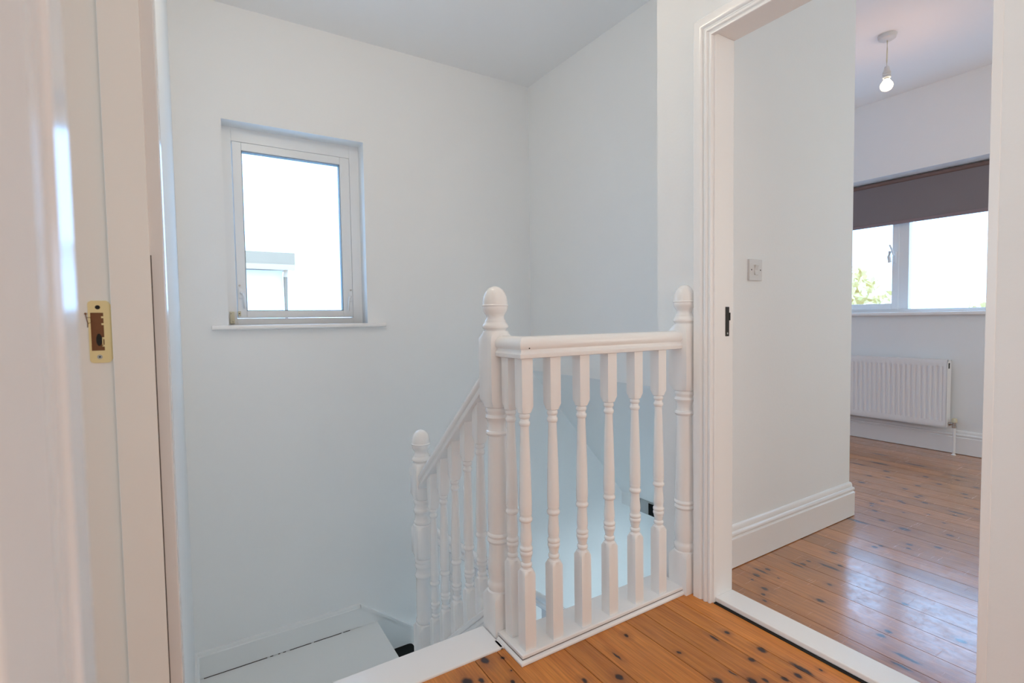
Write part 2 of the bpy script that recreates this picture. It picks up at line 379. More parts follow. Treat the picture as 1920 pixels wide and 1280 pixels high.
# bedroom window wall
bm = BM(); wall_pieces(bm, 'x', 4.56, 4.86, -1.6, YB, -.02, ZC, [(.45, 2.95, .99, 2.063)])
struct(obj('wall_far', bm, 'wall', smooth=0))
# walls out of sight that close the rooms, without windows; added fill lights stand inside
bm = BM(); wall_pieces(bm, 'y', -1.7, -1.6, -.167, XR+.1, -.02, ZC, []); box(bm, XR+.1, 4.86, -1.7, -1.6, -.02, ZC); box(bm, -3.6, -.167, -1.7, -1.6, -.02, ZC)
struct(obj('wall_front', bm, 'wall', smooth=0))
bm = BM(); wall_pieces(bm, 'x', -3.6, -3.5, -1.6, YB, -.02, ZC, [])
struct(obj('wall_side', bm, 'wall', smooth=0))
bm = BM(); box(bm, -.167, 6.0, .8, .9, ZG, -.27); box(bm, 4.7, 6.0, .8, YB, -.545, -.3)
wall_pieces(bm, 'x', 5.95, 6.0, .9, YB, ZG, -.545, [])
struct(obj('wall_hall', bm, 'wall', smooth=0))
# dark doorway header board at the foot of the soffit
bm = BM(); box(bm, 2.952, 2.965, 2.05, 2.905, -.545, -.44)
o = struct(obj('trim_2', bm, mat('grey_paint', (.42, .45, .46), .5), smooth=0))
bm = BM(); box(bm, 2.949, 2.966, 2.845, 2.851, -.54, -.445); obj('joint', bm, 'gap', o, smooth=0)
bm = BM(); box(bm, 2.948, 2.966, 2.45, 2.755, -.54, -.45); obj('opening', bm, 'black', o, smooth=0)  # solid black block paints the darkness of the hall beyond

# ------------------------------------------------------------------ skirting boards
def skirt_prof(h, t):
    pts = [(0, 0), (t, 0), (t, h*.62), (t+.001, h*.66), (t+.001, h*.70), (t-.004, h*.715), (t-.0045, h*.745)]
    for k in range(7):
        a = math.pi*(-.5 + k/6); pts.append((t-.006+.006*math.cos(a), h*.80+.055*h*math.sin(a)))
    pts += [(t-.008, h*.862), (t-.008, h*.885)]
    for k in range(6):
        a = math.pi/2*k/5; pts.append((t-.008-.008*(1-math.cos(a)), h*.895+h*.105*math.sin(a)))
    pts.append((0, h)); return pts
bm = BM(); sweep(bm, [(1.60, 1.23, .003), (2.73, 1.23, .003), (2.73, 3.06, .003)], skirt_prof(.165, .018), (0, 0, 1))
struct(obj('baseboard_passage', bm, 'gloss'))
bm = BM(); sweep(bm, [(4.56, 3.06, .003), (4.56, -1.6, .003)], skirt_prof(.165, .018), (0, 0, 1))
struct(obj('baseboard_far', bm, 'gloss'))
h = .136
prof = [(0, 0), (.018, 0), (.018, h*.84), (.013, h*.87), (.013, h*.9), (.009, h*.98), (0, h)]
bm = BM(); sweep(bm, [(XL, 2.06, ZH+.003), (XL, YB, ZH+.003), (.788, YB, ZH+.003)], prof, (0, 0, 1))
# raking string on the wall beside the lower flight
sl = -.748; x1 = 3.35
bm2 = bm
def rk(x): return -.714 + sl*(x-.788)
prism(bm2, [(.788, -.85), (.788, -.714), (x1, rk(x1)), (x1, rk(x1)-.42), (.86, rk(.788)-.47)], 'y', YB-.018, YB)
o = struct(obj('baseboard_back', bm2, 'tread'))
bm = BM(); prism(bm, [(.788, -.733), (.788, -.712), (x1, rk(x1)+.002), (x1, rk(x1)-.022)], 'y', YB-.024, YB)
obj('string_cap', bm, 'tread', o, smooth=0)
bm = BM()
for a, b_ in ((-.03, .27), (.285, .30), (.325, .335), (.35, .365), (.385, .50), (.515, .67), (.68, .72)): box(bm, a, b_, YB-.0195, YB-.0175, ZH, ZH+.0035)
obj('joint', bm, 'gap', o, smooth=0)

# ------------------------------------------------------------------ bedroom doorway (door_2) and camera doorway (door_1)
def arch_prof(wd=.068, t=.020):
    # side 0 = inner edge next the opening, side wd = outer edge
    pts = [(0, 0), (0, t*.55)]
    for k in range(5):
        a = math.pi*(1 - k/4); pts.append((.005+.005*math.cos(a), t*.6+.003*math.sin(a)))
    pts += [(.012, t*.55), (.013, t*.62)]
    for k in range(7):
        a = math.pi*(1 - k/6); pts.append((.021+.007*math.cos(a), t*.62+.006*math.sin(a)))
    pts += [(.030, t*.55), (.033, t*.60)]
    for k in range(5):
        a = math.pi*(1-k/4)*.5+math.pi*.0; pts.append((.043-.010*math.cos(math.pi*k/8), t*.6+t*.38*math.sin(math.pi*k/8)))
    pts += [(.052, t), (wd-.003, t), (wd, t*.85), (wd, 0)]
    return pts
d2 = sroot('door_2', (XR, 1.10, 0))
def put(o, p):
    o.parent = p; o.matrix_parent_inverse = Matrix.Translation(-p.location); return o
bm = BM()
# lining: two jambs and a head
box(bm, XR-.001, XR+.101, 1.10, 1.118, 0, 1.962); box(bm, XR-.001, XR+.101, .385, .403, 0, 1.962); box(bm, XR-.001, XR+.101, .403, 1.10, 1.940, 1.962)
put(obj('lining', bm, 'gloss', smooth=0, bevel=.0015), d2)
bm = BM()
sweep(bm, [(XR, 1.106, 0), (XR, 1.106, 1.934), (XR, .40, 1.934)], [(-a, b_) for a, b_ in arch_prof()], (-1, 0, 0))
put(obj('architrave', bm, 'gloss'), d2)
bm = BM(); box(bm, 1.557, 1.576, 1.0975, 1.1005, .93, 1.032); box(bm, 1.575, 1.581, 1.096, 1.1005, .985, 1.012)
kp = put(obj('strike_plate', bm, 'iron', smooth=0, bevel=.001), d2); kp['label'] = 'narrow black metal keep'
bm = BM(); disc_y(bm, 1.565, 1.0972, .940, .0035, .001, 12); put(obj('screw', bm, 'steel'), kp)
# threshold board
bm = BM(); box(bm, 1.507, 1.600, .403, 1.10, .0035, .021)
struct(obj('trim_3', bm, 'gloss', smooth=0, bevel=.003))
bm = BM(); box(bm, 1.498, 1.512, .403, 1.10, -.018, .003); struct(obj('trim_4', bm, 'dark', smooth=0))  # dark strip standing for the shadow gap under the threshold

d1 = sroot('door_1', (XL, 1.09, 0))
bm = BM()
box(bm, -.1685, -.0625, 1.082, 1.103, 0, 2.015); box(bm, -.1685, -.0625, .262, .2835, 0, 2.015); box(bm, -.1685, -.0625, .283, 1.082, 1.994, 2.015)
# door stop planted on the lining, landing side
box(bm, -.119, -.0625, 1.070, 1.0822, 0, 1.994); box(bm, -.119, -.0625, .283, .295, 0, 1.994); box(bm, -.119, -.0625, .295, 1.070, 1.982, 1.994)
put(obj('lining', bm, 'gloss_old', smooth=0, bevel=.0009), d1)
bm = BM(); box(bm, -.0624, -.0613, 1.079, 1.0835, 0, 1.12); put(obj('crack', bm, 'gap', smooth=0), d1)
bm = BM()
NP = [(0, 0), (0, .0185), (.002, .0205), (.028, .0205), (.031, .0185), (.036, .0180), (.064, .0208), (.098, .0160), (.100, .0140), (.100, 0)]
sweep(bm, [(XL+.0005, 1.087, 0), (XL+.0005, 1.087, 2.0), (XL+.0005, .286, 2.0), (XL+.0005, .286, 0)], NP, (1, 0, 0))
put(obj('architrave', bm, mat('dulled_white_gloss', (0.76, 0.745, 0.73), 0.17, bump=0.1, bscale=30, var=0.03), smooth=5), d1)
bm = BM(); sweep(bm, [(-.1675, 1.092, 0), (-.1675, 1.092, 2.0), (-.1675, .273, 2.0), (-.1675, .273, 0)], [(-a, b_) for a, b_ in arch_prof(.06, .02)], (-1, 0, 0))
arc = put(obj('architrave', bm, 'gloss_old'), d1)
# brass strike plate let into the jamb
Y = 1.082
bm = BM()
x0, x1, z0, z1 = -.1505, -.1215, .9375, 1.041
outer = rnd([(x0, z0), (x1, z0), (x1, z1), (x0, z1)], .006)
# plate as frame of boxes around the slot
prism(bm, [(x0, 1.021), (x1, 1.021), (x1, z1-.005), (x1-.0015, z1-.0018), (x1-.005, z1), (x0+.005, z1), (x0+.0015, z1-.0018), (x0, z1-.005)], 'y', Y-.0018, Y+.001)
prism(bm, [(x0, .958), (x1, .958), (x1, z0+.005), (x1-.0015, z0+.0018), (x1-.005, z0), (x0+.005, z0), (x0+.0015, z0+.0018), (x0, z0+.005)], 'y', Y-.0018, Y+.001)
box(bm, x0, -.1475, Y-.0018, Y+.001, .958, 1.021); box(bm, -.1305, x1, Y-.0018, Y+.001, .958, 1.021)
for zz in (1.0135, 1.002, .9785, .966): box(bm, -.1335, -.1305, Y-.0018, Y+.001, zz-.0015, zz+.0015)
box(bm, -.1335, -.1322, Y-.0018, Y+.001, .966, .9785)
box(bm, x1, x1+.004, Y-.0012, Y+.001, z0+.006, z1-.006)
sp = put(obj('strike_plate', bm, 'brass', smooth=0), d1); sp['label'] = 'pale brass keep with open slot'
bm = BM(); box(bm, -.1475, -.1305, Y-.0006, Y+.0005, .958, 1.021)
o = put(obj('mortice', bm, 'raw_wood', smooth=0), sp)
bm = BM()
ring_loft(bm, [[(cx_+.0042*s_*math.cos(a), yy, .976+.011*s_*math.sin(a)) for a in [2*math.pi*k/14 for k in range(14)]] for cx_, s_, yy in ((-.1375, 1, Y-.0001), (-.1375, .9, Y-.0011))])
o = put(obj('hole', bm, 'dark'), sp)
for (zz, mm, rr_) in ((1.030, 'dark', .0034), (.9475, 'steel', .0036)):
    bm = BM(); disc_y(bm, -.1375, Y-.0016, zz, rr_, .0006, 18)
    o = put(obj('screw' if mm == 'steel' else 'screw_hole', bm, mm), sp)
bm = BM(); disc_y(bm, -.1375, Y-.0022, .9475, .0014, .0003, 8); o = put(obj('screw_slot', bm, 'dark'), sp)
bm = BM()
tube(bm, [(-.1535, Y-.001, 1.019), (-.1525, Y-.002, 1.012), (-.151, Y-.0015, 1.004), (-.1515, Y-.001, .997)], .0006, 6)
tube(bm, [(-.152, Y-.0018, 1.013), (-.1475, Y-.0026, 1.0135), (-.1455, Y-.002, 1.006), (-.151, Y-.002, 1.003)], .0004, 6)
ring_loft(bm, [[(-.1535+.0017*math.cos(a), yy, 1.0195+.0017*math.sin(a)) for a in [2*math.pi*k/8 for k in range(8)]] for yy in (Y, Y-.002)])
o = put(obj('splinter', bm, 'raw_wood'), sp)

# ------------------------------------------------------------------ stairwell window
w1 = sroot('window_1', (.515, YB, .99))
FY = 3.17
bm = BM()   # outer frame
x0, x1, z0, z1 = .146, .884, .988, 2.065
fx0, fx1, fz0, fz1 = .197, .826, 1.026, 1.990
for a in ((x0, fx0, z0, z1), (fx1, x1, z0, z1), (fx0, fx1, z0, fz0), (fx0, fx1, fz1, z1)): box(bm, a[0], a[1], FY, FY+.06, a[2], a[3])
put(obj('frame', bm, 'upvc', smooth=0, bevel=.002), w1)
gx0, gx1, gz0, gz1 = .244, .768, 1.068, 1.944
bm = BM(); e = .0025
for a in ((fx0+e, gx0, fz0+e, fz1-e), (gx1, fx1-e, fz0+e, fz1-e), (gx0, gx1, fz0+e, gz0), (gx0, gx1, gz1, fz1-e)): box(bm, a[0], a[1], FY-.006, FY+.05, a[2], a[3])
sash = put(obj('sash', bm, 'upvc', smooth=0, bevel=.003), w1)
bm = BM(); s_ = .0035
for a in ((gx0, gx0+s_, gz0, gz1), (gx1-s_, gx1, gz0, gz1), (gx0, gx1, gz0, gz0+s_), (gx0, gx1, gz1-s_, gz1)): box(bm, a[0], a[1], FY-.002, FY+.04, a[2], a[3])
put(obj('gasket', bm, mat('grey_gasket', (.22, .24, .25), .6), smooth=0), w1)
bm = BM(); box(bm, gx0, gx1, FY+.02, FY+.026, gz0, gz1); put(obj('pane', bm, 'glass', smooth=0), w1)
bm = BM()
prism(bm, [(YB+.001, .970), (YB+.112, .970), (YB+.112, .990), (YB+.001, .990)], 'x', .1485, .8815)
prism(bm, rnd([(YB-.034, .967), (YB+.002, .967), (YB+.002, .990), (YB-.034, .990)], .008), 'x', .070, .985)
put(obj('window_sill', bm, 'gloss'), w1)
def catch(px_, pz, flip, nm='window_handle'):
    bm = BM()
    box(bm, px_-.010, px_+.010, FY-.016, FY-.006, pz-.028, pz+.028)
    s = 1 if flip else -1
    tube(bm, [(px_, FY-.02, pz+.002), (px_+s*.010, FY-.030, pz-.004), (px_+s*.014, FY-.032, pz-.03), (px_+s*.016, FY-.030, pz-.085)], .0055, 10)
    hd = put(obj(nm, bm, 'upvc', bevel=.002), w1)
    bm = BM(); disc_y(bm, px_, FY-.016, pz+.001, .0042, .006, 12)
    k_ = put(obj('keyhole', bm, 'iron'), w1)
    bm = BM(); disc_y(bm, px_-s*.004, FY-.0165, pz+.042, .005, -.010, 10); put(obj('screw_cover', bm, 'steel'), w1)
catch(.216, 1.165, True); catch(.808, 1.150, False)
bm = BM(); box(bm, .160, .182, FY-.018, FY+.0005, .998, 1.064); box(bm, .198, .214, FY-.014, FY-.005, 1.040, 1.066)
rs = put(obj('sash_restrictor', bm, 'cream_plastic', smooth=0, bevel=.002), w1); rs['label'] = 'yellowed cream catch at the lower left corner'
bm = BM(); disc_y(bm, .165, FY-.018, 1.053, .002, .001, 8); disc_y(bm, .173, FY-.018, 1.008, .002, .001, 8); disc_y(bm, .206, FY-.014, 1.053, .003, .001, 8)
o = put(obj('screw', bm, 'iron'), rs)

# ------------------------------------------------------------------ bedroom window
w2 = sroot('window_2', (4.56, 1.7, .99))
FX = 4.74
y0, y1, z0, z1 = .448, 2.952, .988, 2.065
bm = BM()
box(bm, FX, FX+.06, y0, y1, z0, 1.036); box(bm, FX, FX+.06, y0, y1, 2.01, z1)
box(bm, FX, FX+.06, y0, .51, 1.036, 2.01); box(bm, FX, FX+.06, 2.89, y1, 1.036, 2.01)
box(bm, FX-.002, FX+.06, 1.733, 1.800, 1.036, 2.01)
put(obj('frame', bm, 'upvc', smooth=0, bevel=.003), w2)
bm = BM()  # opening sash on the left of the mullion
for a in ((1.797, 1.842, 1.034, 2.012), (2.83, 2.892, 1.034, 2.012), (1.842, 2.83, 1.034, 1.081), (1.842, 2.83, 1.96, 2.012)): box(bm, FX-.012, FX+.05, a[0], a[1], a[2], a[3])
put(obj('sash', bm, 'upvc', smooth=0, bevel=.003), w2)
bm = BM(); box(bm, FX+.02, FX+.026, .51, 1.733, 1.036, 2.01); put(obj('pane', bm, 'glass', smooth=0), w2)
bm = BM(); box(bm, FX+.02, FX+.026, 1.842, 2.83, 1.081, 1.96); put(obj('pane', bm, 'glass', smooth=0), w2)
bm = BM(); prism(bm, [(4.559, .991), (4.745, .991), (4.745, 1.010), (4.559, 1.010)], 'y', .452, 2.948)
prism(bm, rnd([(4.525, .985), (4.560, .985), (4.560, 1.010), (4.525, 1.010)], .007), 'y', .40, 3.0)
put(obj('window_sill', bm, 'gloss'), w2)
bm = BM(); box(bm, FX-.024, FX-.012, 1.812, 1.836, 1.40, 1.49)
tube(bm, [(FX-.028, 1.824, 1.46), (FX-.045, 1.824, 1.47), (FX-.05, 1.832, 1.51), (FX-.05, 1.846, 1.545)], .007, 10)
tube(bm, [(FX-.040, 1.846, 1.405), (FX-.044, 1.852, 1.45), (FX-.040, 1.846, 1.495)], .013, 10)
put(obj('window_handle', bm, 'upvc', bevel=.002), w2)

# roller blind
rb = thing('roller_blind', 'taupe grey roller blind pulled partly down over the bedroom window', 'blind', (4.70, 1.7, 2.03))
def child(o, p): o.parent = p; o.matrix_parent_inverse = Matrix.Translation(-p.location); return o
bm = BM()
ring_loft(bm, [[(4.7195+.021*math.cos(a), yy, 2.036+.021*math.sin(a)) for a in [2*math.pi*k/24 for k in range(24)]] for yy in (.50, 2.90)])
child(obj('roller', bm, 'fabric_roll'), rb)
bm = BM(); box(bm, 4.697, 4.699, .51, 2.89, 1.722, 2.020); box(bm, 4.699, 4.716, .51, 2.89, 2.016, 2.020); child(obj('fabric', bm, 'fabric', smooth=0), rb)
bm = BM(); prism(bm, rnd([(4.693, 1.700), (4.703, 1.700), (4.703, 1.726), (4.693, 1.726)], .003), 'y', .51, 2.89); child(obj('hem_bar', bm, 'hem'), rb)
for yy in (2.90, .494):
    bm = BM(); box(bm, 4.70, 4.74, yy, yy+.006, 2.0, 2.062); child(obj('bracket', bm, 'upvc', smooth=0), rb)

# ------------------------------------------------------------------ radiator
rd = thing('radiator', 'white ribbed panel radiator on the wall below the bedroom window', 'radiator', (4.50, 2.0, .19))
ya, yb_, za, zb = 1.392, 2.592, .190, .668
fx = 4.462
# front panel with pressed vertical channels
bm = BM(); n = 36; w_ = (yb_-ya-.05)/n
prof = []
def sec(y): return prof.append(y)
vt = []; 
ys = []
for i in range(n):
    c0 = ya+.025+i*w_
    for f_, dx in ((.0, .006), (.14, .006), (.34, 0.0), (.66, 0.0), (.86, .006)): ys.append((c0+f_*w_, dx))
ys.append((yb_-.025, .006))
rows = [(za+.012, 0), (za+.045, 0), (za+.060, 1), (zb-.058, 1), (zb-.045, 0), (zb-.012, 0)]
ys = [(ya+.004, 0.0)] + [(ya+.022, 0.0)] + ys + [(yb_-.022, 0.0), (yb_-.004, 0.0)]
grid = [[bm.verts.new((fx + dx*k_, y, z)) for (y, dx) in ys] for z, k_ in rows]
for i in range(len(rows)-1):
    for j in range(len(ys)-1): bm.faces.new((grid[i][j], grid[i][j+1], grid[i+1][j+1], grid[i+1][j]))
box(bm, fx+.002, fx+.022, ya+.004, yb_-.004, za+.002, za+.013); box(bm, fx+.002, fx+.022, ya+.004, yb_-.004, zb-.013, zb-.002)
box(bm, fx+.011, fx+.022, ya+.004, yb_-.004, za+.013, zb-.013)
child(obj('front_panel', bm, 'radiator', smooth=25), rd)
for yy in (ya, yb_-.003):
    bm = BM(); box(bm, fx, 4.53, yy, yy+.003, za+.004, zb); child(obj('side_cover', bm, 'radiator', smooth=0, bevel=.001), rd)
bm = BM()
for i in range(24):
    yy = ya+.01+i*(yb_-ya-.02)/24; box(bm, fx+.012, 4.522, yy, yy+.02, zb-.002, zb)
box(bm, fx, fx+.012, ya, yb_, zb-.012, zb); box(bm, 4.520, 4.53, ya, yb_, zb-.012, zb)
child(obj('top_grille', bm, 'radiator', smooth=0), rd)
bm = BM(); box(bm, 4.515, 4.53, ya+.004, yb_-.004, za+.005, zb-.012); box(bm, 4.53, 4.558, 1.60, 1.63, .25, .6); box(bm, 4.53, 4.558, 2.40, 2.43, .25, .6)
child(obj('rear_panel', bm, 'radiator', smooth=0), rd)
bm = BM(); box(bm, 4.478, 4.495, ya-.0025, ya, zb-.06, zb-.022); bl = child(obj('bleed_slot', bm, 'iron', smooth=0), rd)
# valve and its pipe
vx, vy = 4.497, 1.358
bm = BM()
def cyl_y(bm, x, z, y0, y1, r, seg=14): ring_loft(bm, [[(x + r*math.cos(a), yy, z + r*math.sin(a)) for a in [2*math.pi*k/seg for k in range(seg)]] for yy in (y0, y1)])
cyl_y(bm, vx, .216, vy, ya+.002, .008); cyl_y(bm, vx, .216, ya-.014, ya-.002, .013, 6)
turned(bm, [(.190, .010), (.192, .013), (.203, .013), (.205, .011), (.228, .011), (.230, .009)], vx, vy, 16)
vl = child(obj('valve', bm, 'chrome'), rd)
bm = BM(); turned(bm, [(.229, .014), (.231, .017), (.252, .016), (.258, .012)], vx, vy, 20)
child(obj('valve_cap', bm, 'cream_plastic'), rd)
bm = BM(); turned(bm, [(-.001, .0085), (.004, .0085), (.191, .0085)], vx, vy, 14); turned(bm, [(0, .014), (.004, .013), (.006, .009)], vx, vy, 14)
child(obj('pipe', bm, 'gloss'), rd)

# ------------------------------------------------------------------ ceiling pendant
pl = thing('pendant_lamp', 'bare lit bulb on a short flex under the bedroom ceiling', 'lamp', (3.541, 1.424, 2.65))
LX, LY = 3.541, 1.424
bm = BM(); turned(bm, [(2.618, .012), (2.620, .030), (2.628, .043), (2.640, .047), (2.6495, .048)], LX, LY, 32); child(obj('ceiling_rose', bm, 'plastic'), pl)
bm = BM(); tube(bm, [(LX, LY, 2.62), (LX+.001, LY, 2.56), (LX-.001, LY, 2.50), (LX, LY, 2.455)], .0035, 8); child(obj('flex', bm, 'cream_plastic'), pl)
bm = BM(); turned(bm, [(2.400, .020), (2.404, .022), (2.415, .020), (2.418, .0225), (2.428, .020), (2.431, .022), (2.441, .018), (2.443, .016), (2.466, .012), (2.468, .006)], LX, LY, 24); child(obj('lampholder', bm, 'plastic'), pl)
bm = BM(); turned(bm, [(2.402, .012), (2.392, .014)][::-1], LX, LY, 16); child(obj('bulb_cap', bm, 'steel'), pl)
bm = BM(); turned(bm, [(2.326, .002), (2.328, .014), (2.334, .024), (2.345, .031), (2.357, .033), (2.368, .030), (2.380, .022), (2.392, .015)], LX, LY, 28); child(obj('bulb', bm, 'bulb'), pl)

# ------------------------------------------------------------------ light switch
sw = thing('light_switch', 'small white square light switch on the wall beside the bedroom doorway', 'light switch', (1.925, 1.23, 1.184))
bm = BM(); box(bm, 1.882, 1.968, 1.221, 1.2305, 1.141, 1.227); child(obj('face_plate', bm, 'plastic', smooth=0, bevel=.002), sw)
bm = BM(); prism(bm, [(1.2215, 1.164), (1.2165, 1.164), (1.2195, 1.184), (1.2145, 1.204), (1.2215, 1.204)], 'x', 1.914, 1.936); child(obj('rocker', bm, 'plastic', smooth=0, bevel=.0008), sw)
bm = BM(); disc_y(bm, 1.895, 1.221, 1.184, .0028, .0006, 10); child(obj('screw', bm, 'iron'), sw)
bm = BM(); disc_y(bm, 1.955, 1.221, 1.184, .0028, .0006, 10); child(obj('screw', bm, 'iron'), sw)

# ------------------------------------------------------------------ landing edge board (nosing) and balustrades
bm = BM()
prism(bm, rnd([(1.293, -.018), (1.424, -.018), (1.424, .006), (1.293, .006)], .004), 'x', XL, .757)
prism(bm, rnd([(1.293, -.018), (1.336, -.018), (1.336, .006), (1.293, .006)], .004), 'x', .75, .769)
struct(obj('trim_5', bm, 'gloss'))

SB = .019  # half width of a baluster
def bal_prof(top, bot=.026):
    q = SB; d = q*1.4143
    return [(bot, q, d), (.250, q, d), (.262, q, q*1.02), (.266, .0150), (.270, .0145), (.273, .0165), (.277, .0172), (.281, .0165),
            (.284, .0130), (.292, .0145), (.300, .0165), (.305, .0170), (.307, .0185), (.311, .0192), (.315, .0185), (.317, .0170), (.319, .0170), (.321, .0188), (.325, .0195), (.329, .0188), (.331, .0168),
            (.336, .0158), (.344, .0172), (.352, .0178), (.365, .0170), (.385, .0152), (.400, .0146), (.404, .0150),
            (.406, .0182), (.411, .0202), (.416, .0196), (.420, .0170), (.424, .0168), (.427, .0180), (.431, .0184), (.435, .0178), (.438, .0186),
            (.460, .0186), (.540, .0170), (.620, .0148), (.684, .0128), (.688, .0130),
            (.690, .0152), (.696, .0168), (.701, .0160), (.704, .0134), (.710, .0132), (.712, .0155), (.717, .0168), (.722, .0158), (.725, .0140),
            (.728, q, q*1.02), (.745, q, d), (top, q, d)]
bm = BM(); turned(bm, bal_prof(.89)); bal_me = obj('baluster', bm, 'gloss', smooth=40)
bal_mesh = bal_me.data; bpy.data.objects.remove(bal_me)

def newel_prof(base, zo=0.0):
    q = .0395; d = q*1.4143
    P = [(base, q, d), (.118, q, d), (.136, q, q*1.0), (.140, .0345), (.148, .0375), (.156, .0385), (.163, .0375), (.168, .0345), (.176, .0335),
         (.190, .0355), (.215, .0365), (.240, .0350), (.270, .0325), (.290, .0315),
         (.293, .0340), (.299, .0375), (.305, .0365), (.308, .0345), (.311, .0348), (.316, .0375), (.321, .0368), (.325, .0335), (.332, .0335),
         (.400, .0335), (.500, .0320), (.600, .0300), (.634, .0295),
         (.637, .0330), (.643, .0360), (.649, .0345), (.652, .0310), (.662, .0290), (.676, .0295), (.684, .0320),
         (.687, .0345), (.693, .0368), (.698, .0355), (.702, .0325), (.706, .0325), (.710, .0350), (.716, .0362), (.721, .0350), (.724, .0330),
         (.727, q, q*1.0), (.750, q, d), (.940, q, d), (.958, q, q*1.06), (.964, q, q*.98)]
    return [(p[0]+(zo if i > 0 else 0), *p[1:]) for i, p in enumerate(P)]
def finial_prof(z):
    # z = top of block
    return [(z-.002, .034), (z+.002, .0335), (z+.006, .0360), (z+.010, .0405), (z+.015, .0415), (z+.020, .0395), (z+.025, .0350), (z+.029, .0330), (z+.033, .0325), (z+.037, .0295), (z+.043, .0278), (z+.049, .0285),
            (z+.055, .0330), (z+.063, .0380), (z+.072, .0400), (z+.076, .0398), (z+.078, .0412), (z+.081, .0412), (z+.083, .0392), (z+.093, .0390), (z+.105, .0370), (z+.117, .0325), (z+.127, .0265), (z+.134, .0190), (z+.1385, .010), (z+.140, .002)]

# ---- landing balustrade
lb = thing('balustrade', 'short level white balustrade with turned balusters along the landing edge', 'balustrade', (.80, 1.30, 0))
N1 = (.800, 1.382)
bm = BM(); turned(bm, newel_prof(-.02), *N1); n1 = child(obj('newel_post', bm, 'gloss'), lb)
bm = BM(); turned(bm, finial_prof(.964), *N1); f = obj('finial', bm, 'gloss'); f.parent = n1
# half newel against the wall
def half(bm):
    bmesh.ops.bisect_plane(bm, geom=bm.verts[:]+bm.edges[:]+bm.faces[:], plane_co=(XR-.0005, 0, 0), plane_no=(1, 0, 0), clear_outer=True)
    ed = [e for e in bm.edges if e.is_boundary]
    if ed: bmesh.ops.holes_fill(bm, edges=ed)
bm = BM(); turned(bm, newel_prof(0, .010), 1.496, 1.222); half(bm); n3 = child(obj('newel_post', bm, 'gloss'), lb)
bm = BM(); turned(bm, finial_prof(.974), 1.496, 1.222); half(bm); f = obj('finial', bm, 'gloss'); f.parent = n3
# handrail
def rail_prof(w_=.030, b0=.886, t0=.950):
    H = t0-b0
    right = [(w_-.006, 0), (w_-.001, .002), (w_, .006), (w_, .013), (w_-.004, .016), (w_-.007, .021), (w_-.007, .026), (w_-.002, .031), (w_, .036), (w_, .043), (w_-.002, .050), (w_-.008, .057), (w_-.018, .0625), (0, .064)]
    left = [(-a, b_) for a, b_ in right[::-1][1:]]
    return [(a, b_+b0) for a, b_ in right+left]
bm = BM(); sweep(bm, [(.805, 1.344, 0), (.805, 1.230, 0), (1.458, 1.230, 0)], rail_prof(), (0, 0, 1))
hr = child(obj('handrail', bm, 'gloss'), lb)
bm = BM(); disc_y(bm, .806, 1.2006, .916, .0020, .0008, 8); nh = obj('nail_hole', bm, 'dark'); nh.parent = hr
# base board with bead
bm = BM()
bp_ = [(.768, 1.20), (1.470, 1.20), (1.470, 1.325), (.842, 1.325), (.842, 1.342), (.768, 1.342)]
prism(bm, bp_, 'z', -.0, .026)
child(obj('base_board', bm, 'gloss', smooth=0, bevel=.003), lb)
bm = BM(); sweep(bm, [(.768, 1.335, 0), (.768, 1.20, 0), (1.470, 1.20, 0)], [(0, .001), (.008, .001), (.009, .005), (.007, .010), (.002, .013), (0, .014)], (0, 0, 1))
child(obj('base_moulding', bm, 'gloss', smooth=50), lb)
bm = BM(); sweep(bm, [(.768, 1.335, 0), (.768, 1.20, 0), (1.470, 1.20, 0)], [(0, .0145), (.0012, .0145), (.0012, .0162), (0, .0162)], (0, 0, 1))
child(obj('joint', bm, mat('shadow_brown_joint', (.20, .16, .14), .9), smooth=0), lb)  # brown strip paints the shadow line between board and moulding
spots = [(.805, 1.306), (.805, 1.230), (.906, 1.230), (1.019, 1.230), (1.134, 1.230), (1.252, 1.230), (1.367, 1.230)]
for s in spots:
    o = bpy.data.objects.new('baluster', bal_mesh); scene.collection.objects.link(o); o.location = (s[0], s[1], 0); child(o, lb)

# ---- upper flight balustrade (descends toward the window)
ub = thing('balustrade', 'sloping white balustrade dropping from the corner newel to the lower newel by the window wall', 'balustrade', (.805, 2.05, ZH))
N2 = (.808, 2.055)
q = .0385; d = q*1.4143
P2 = [(-1.30, q, d), (-.342, q, d), (-.322, q, q*1.02), (-.318, .034), (-.312, .0375), (-.305, .0385), (-.299, .0365), (-.296, .0345), (-.25, .0350), (-.18, .0345), (-.118, .0335),
      (-.114, .0360), (-.108, .0385), (-.102, .0380), (-.097, .0350), (-.088, .0330), (-.075, .0335), (-.070, .0360), (-.064, .0375), (-.058, .0370), (-.054, .0345), (-.050, .0345), (-.046, .0365), (-.041, .0375), (-.036, .0365), (-.032, .0345),
      (-.028, q, q*1.0), (-.010, q, d), (.098, q, d), (.116, q, q*1.02), (.120, .0340), (.126, .0375), (.131, .0385), (.136, .0370), (.142, .0335), (.155, .0325), (.168, .0335), (.173, .0370), (.180, .0385), (.187, .0370), (.191, .0345), (.198, .0335), (.208, .0330),
      (.213, .0355), (.219, .0370), (.225, .0355), (.229, .0335), (.232, q, q*1.0), (.252, q, d), (.366, q, d), (.384, q, q*1.06), (.390, q, q*.98)]
bm = BM(); turned(bm, P2, *N2); n2 = child(obj('newel_post', bm, 'gloss'), ub)
bm = BM(); turned(bm, finial_prof(.390), *N2); f = obj('finial', bm, 'gloss'); f.parent = n2
def zr(y): return .825 - .837*(y-1.461)      # top of the sloping rail at x=.775
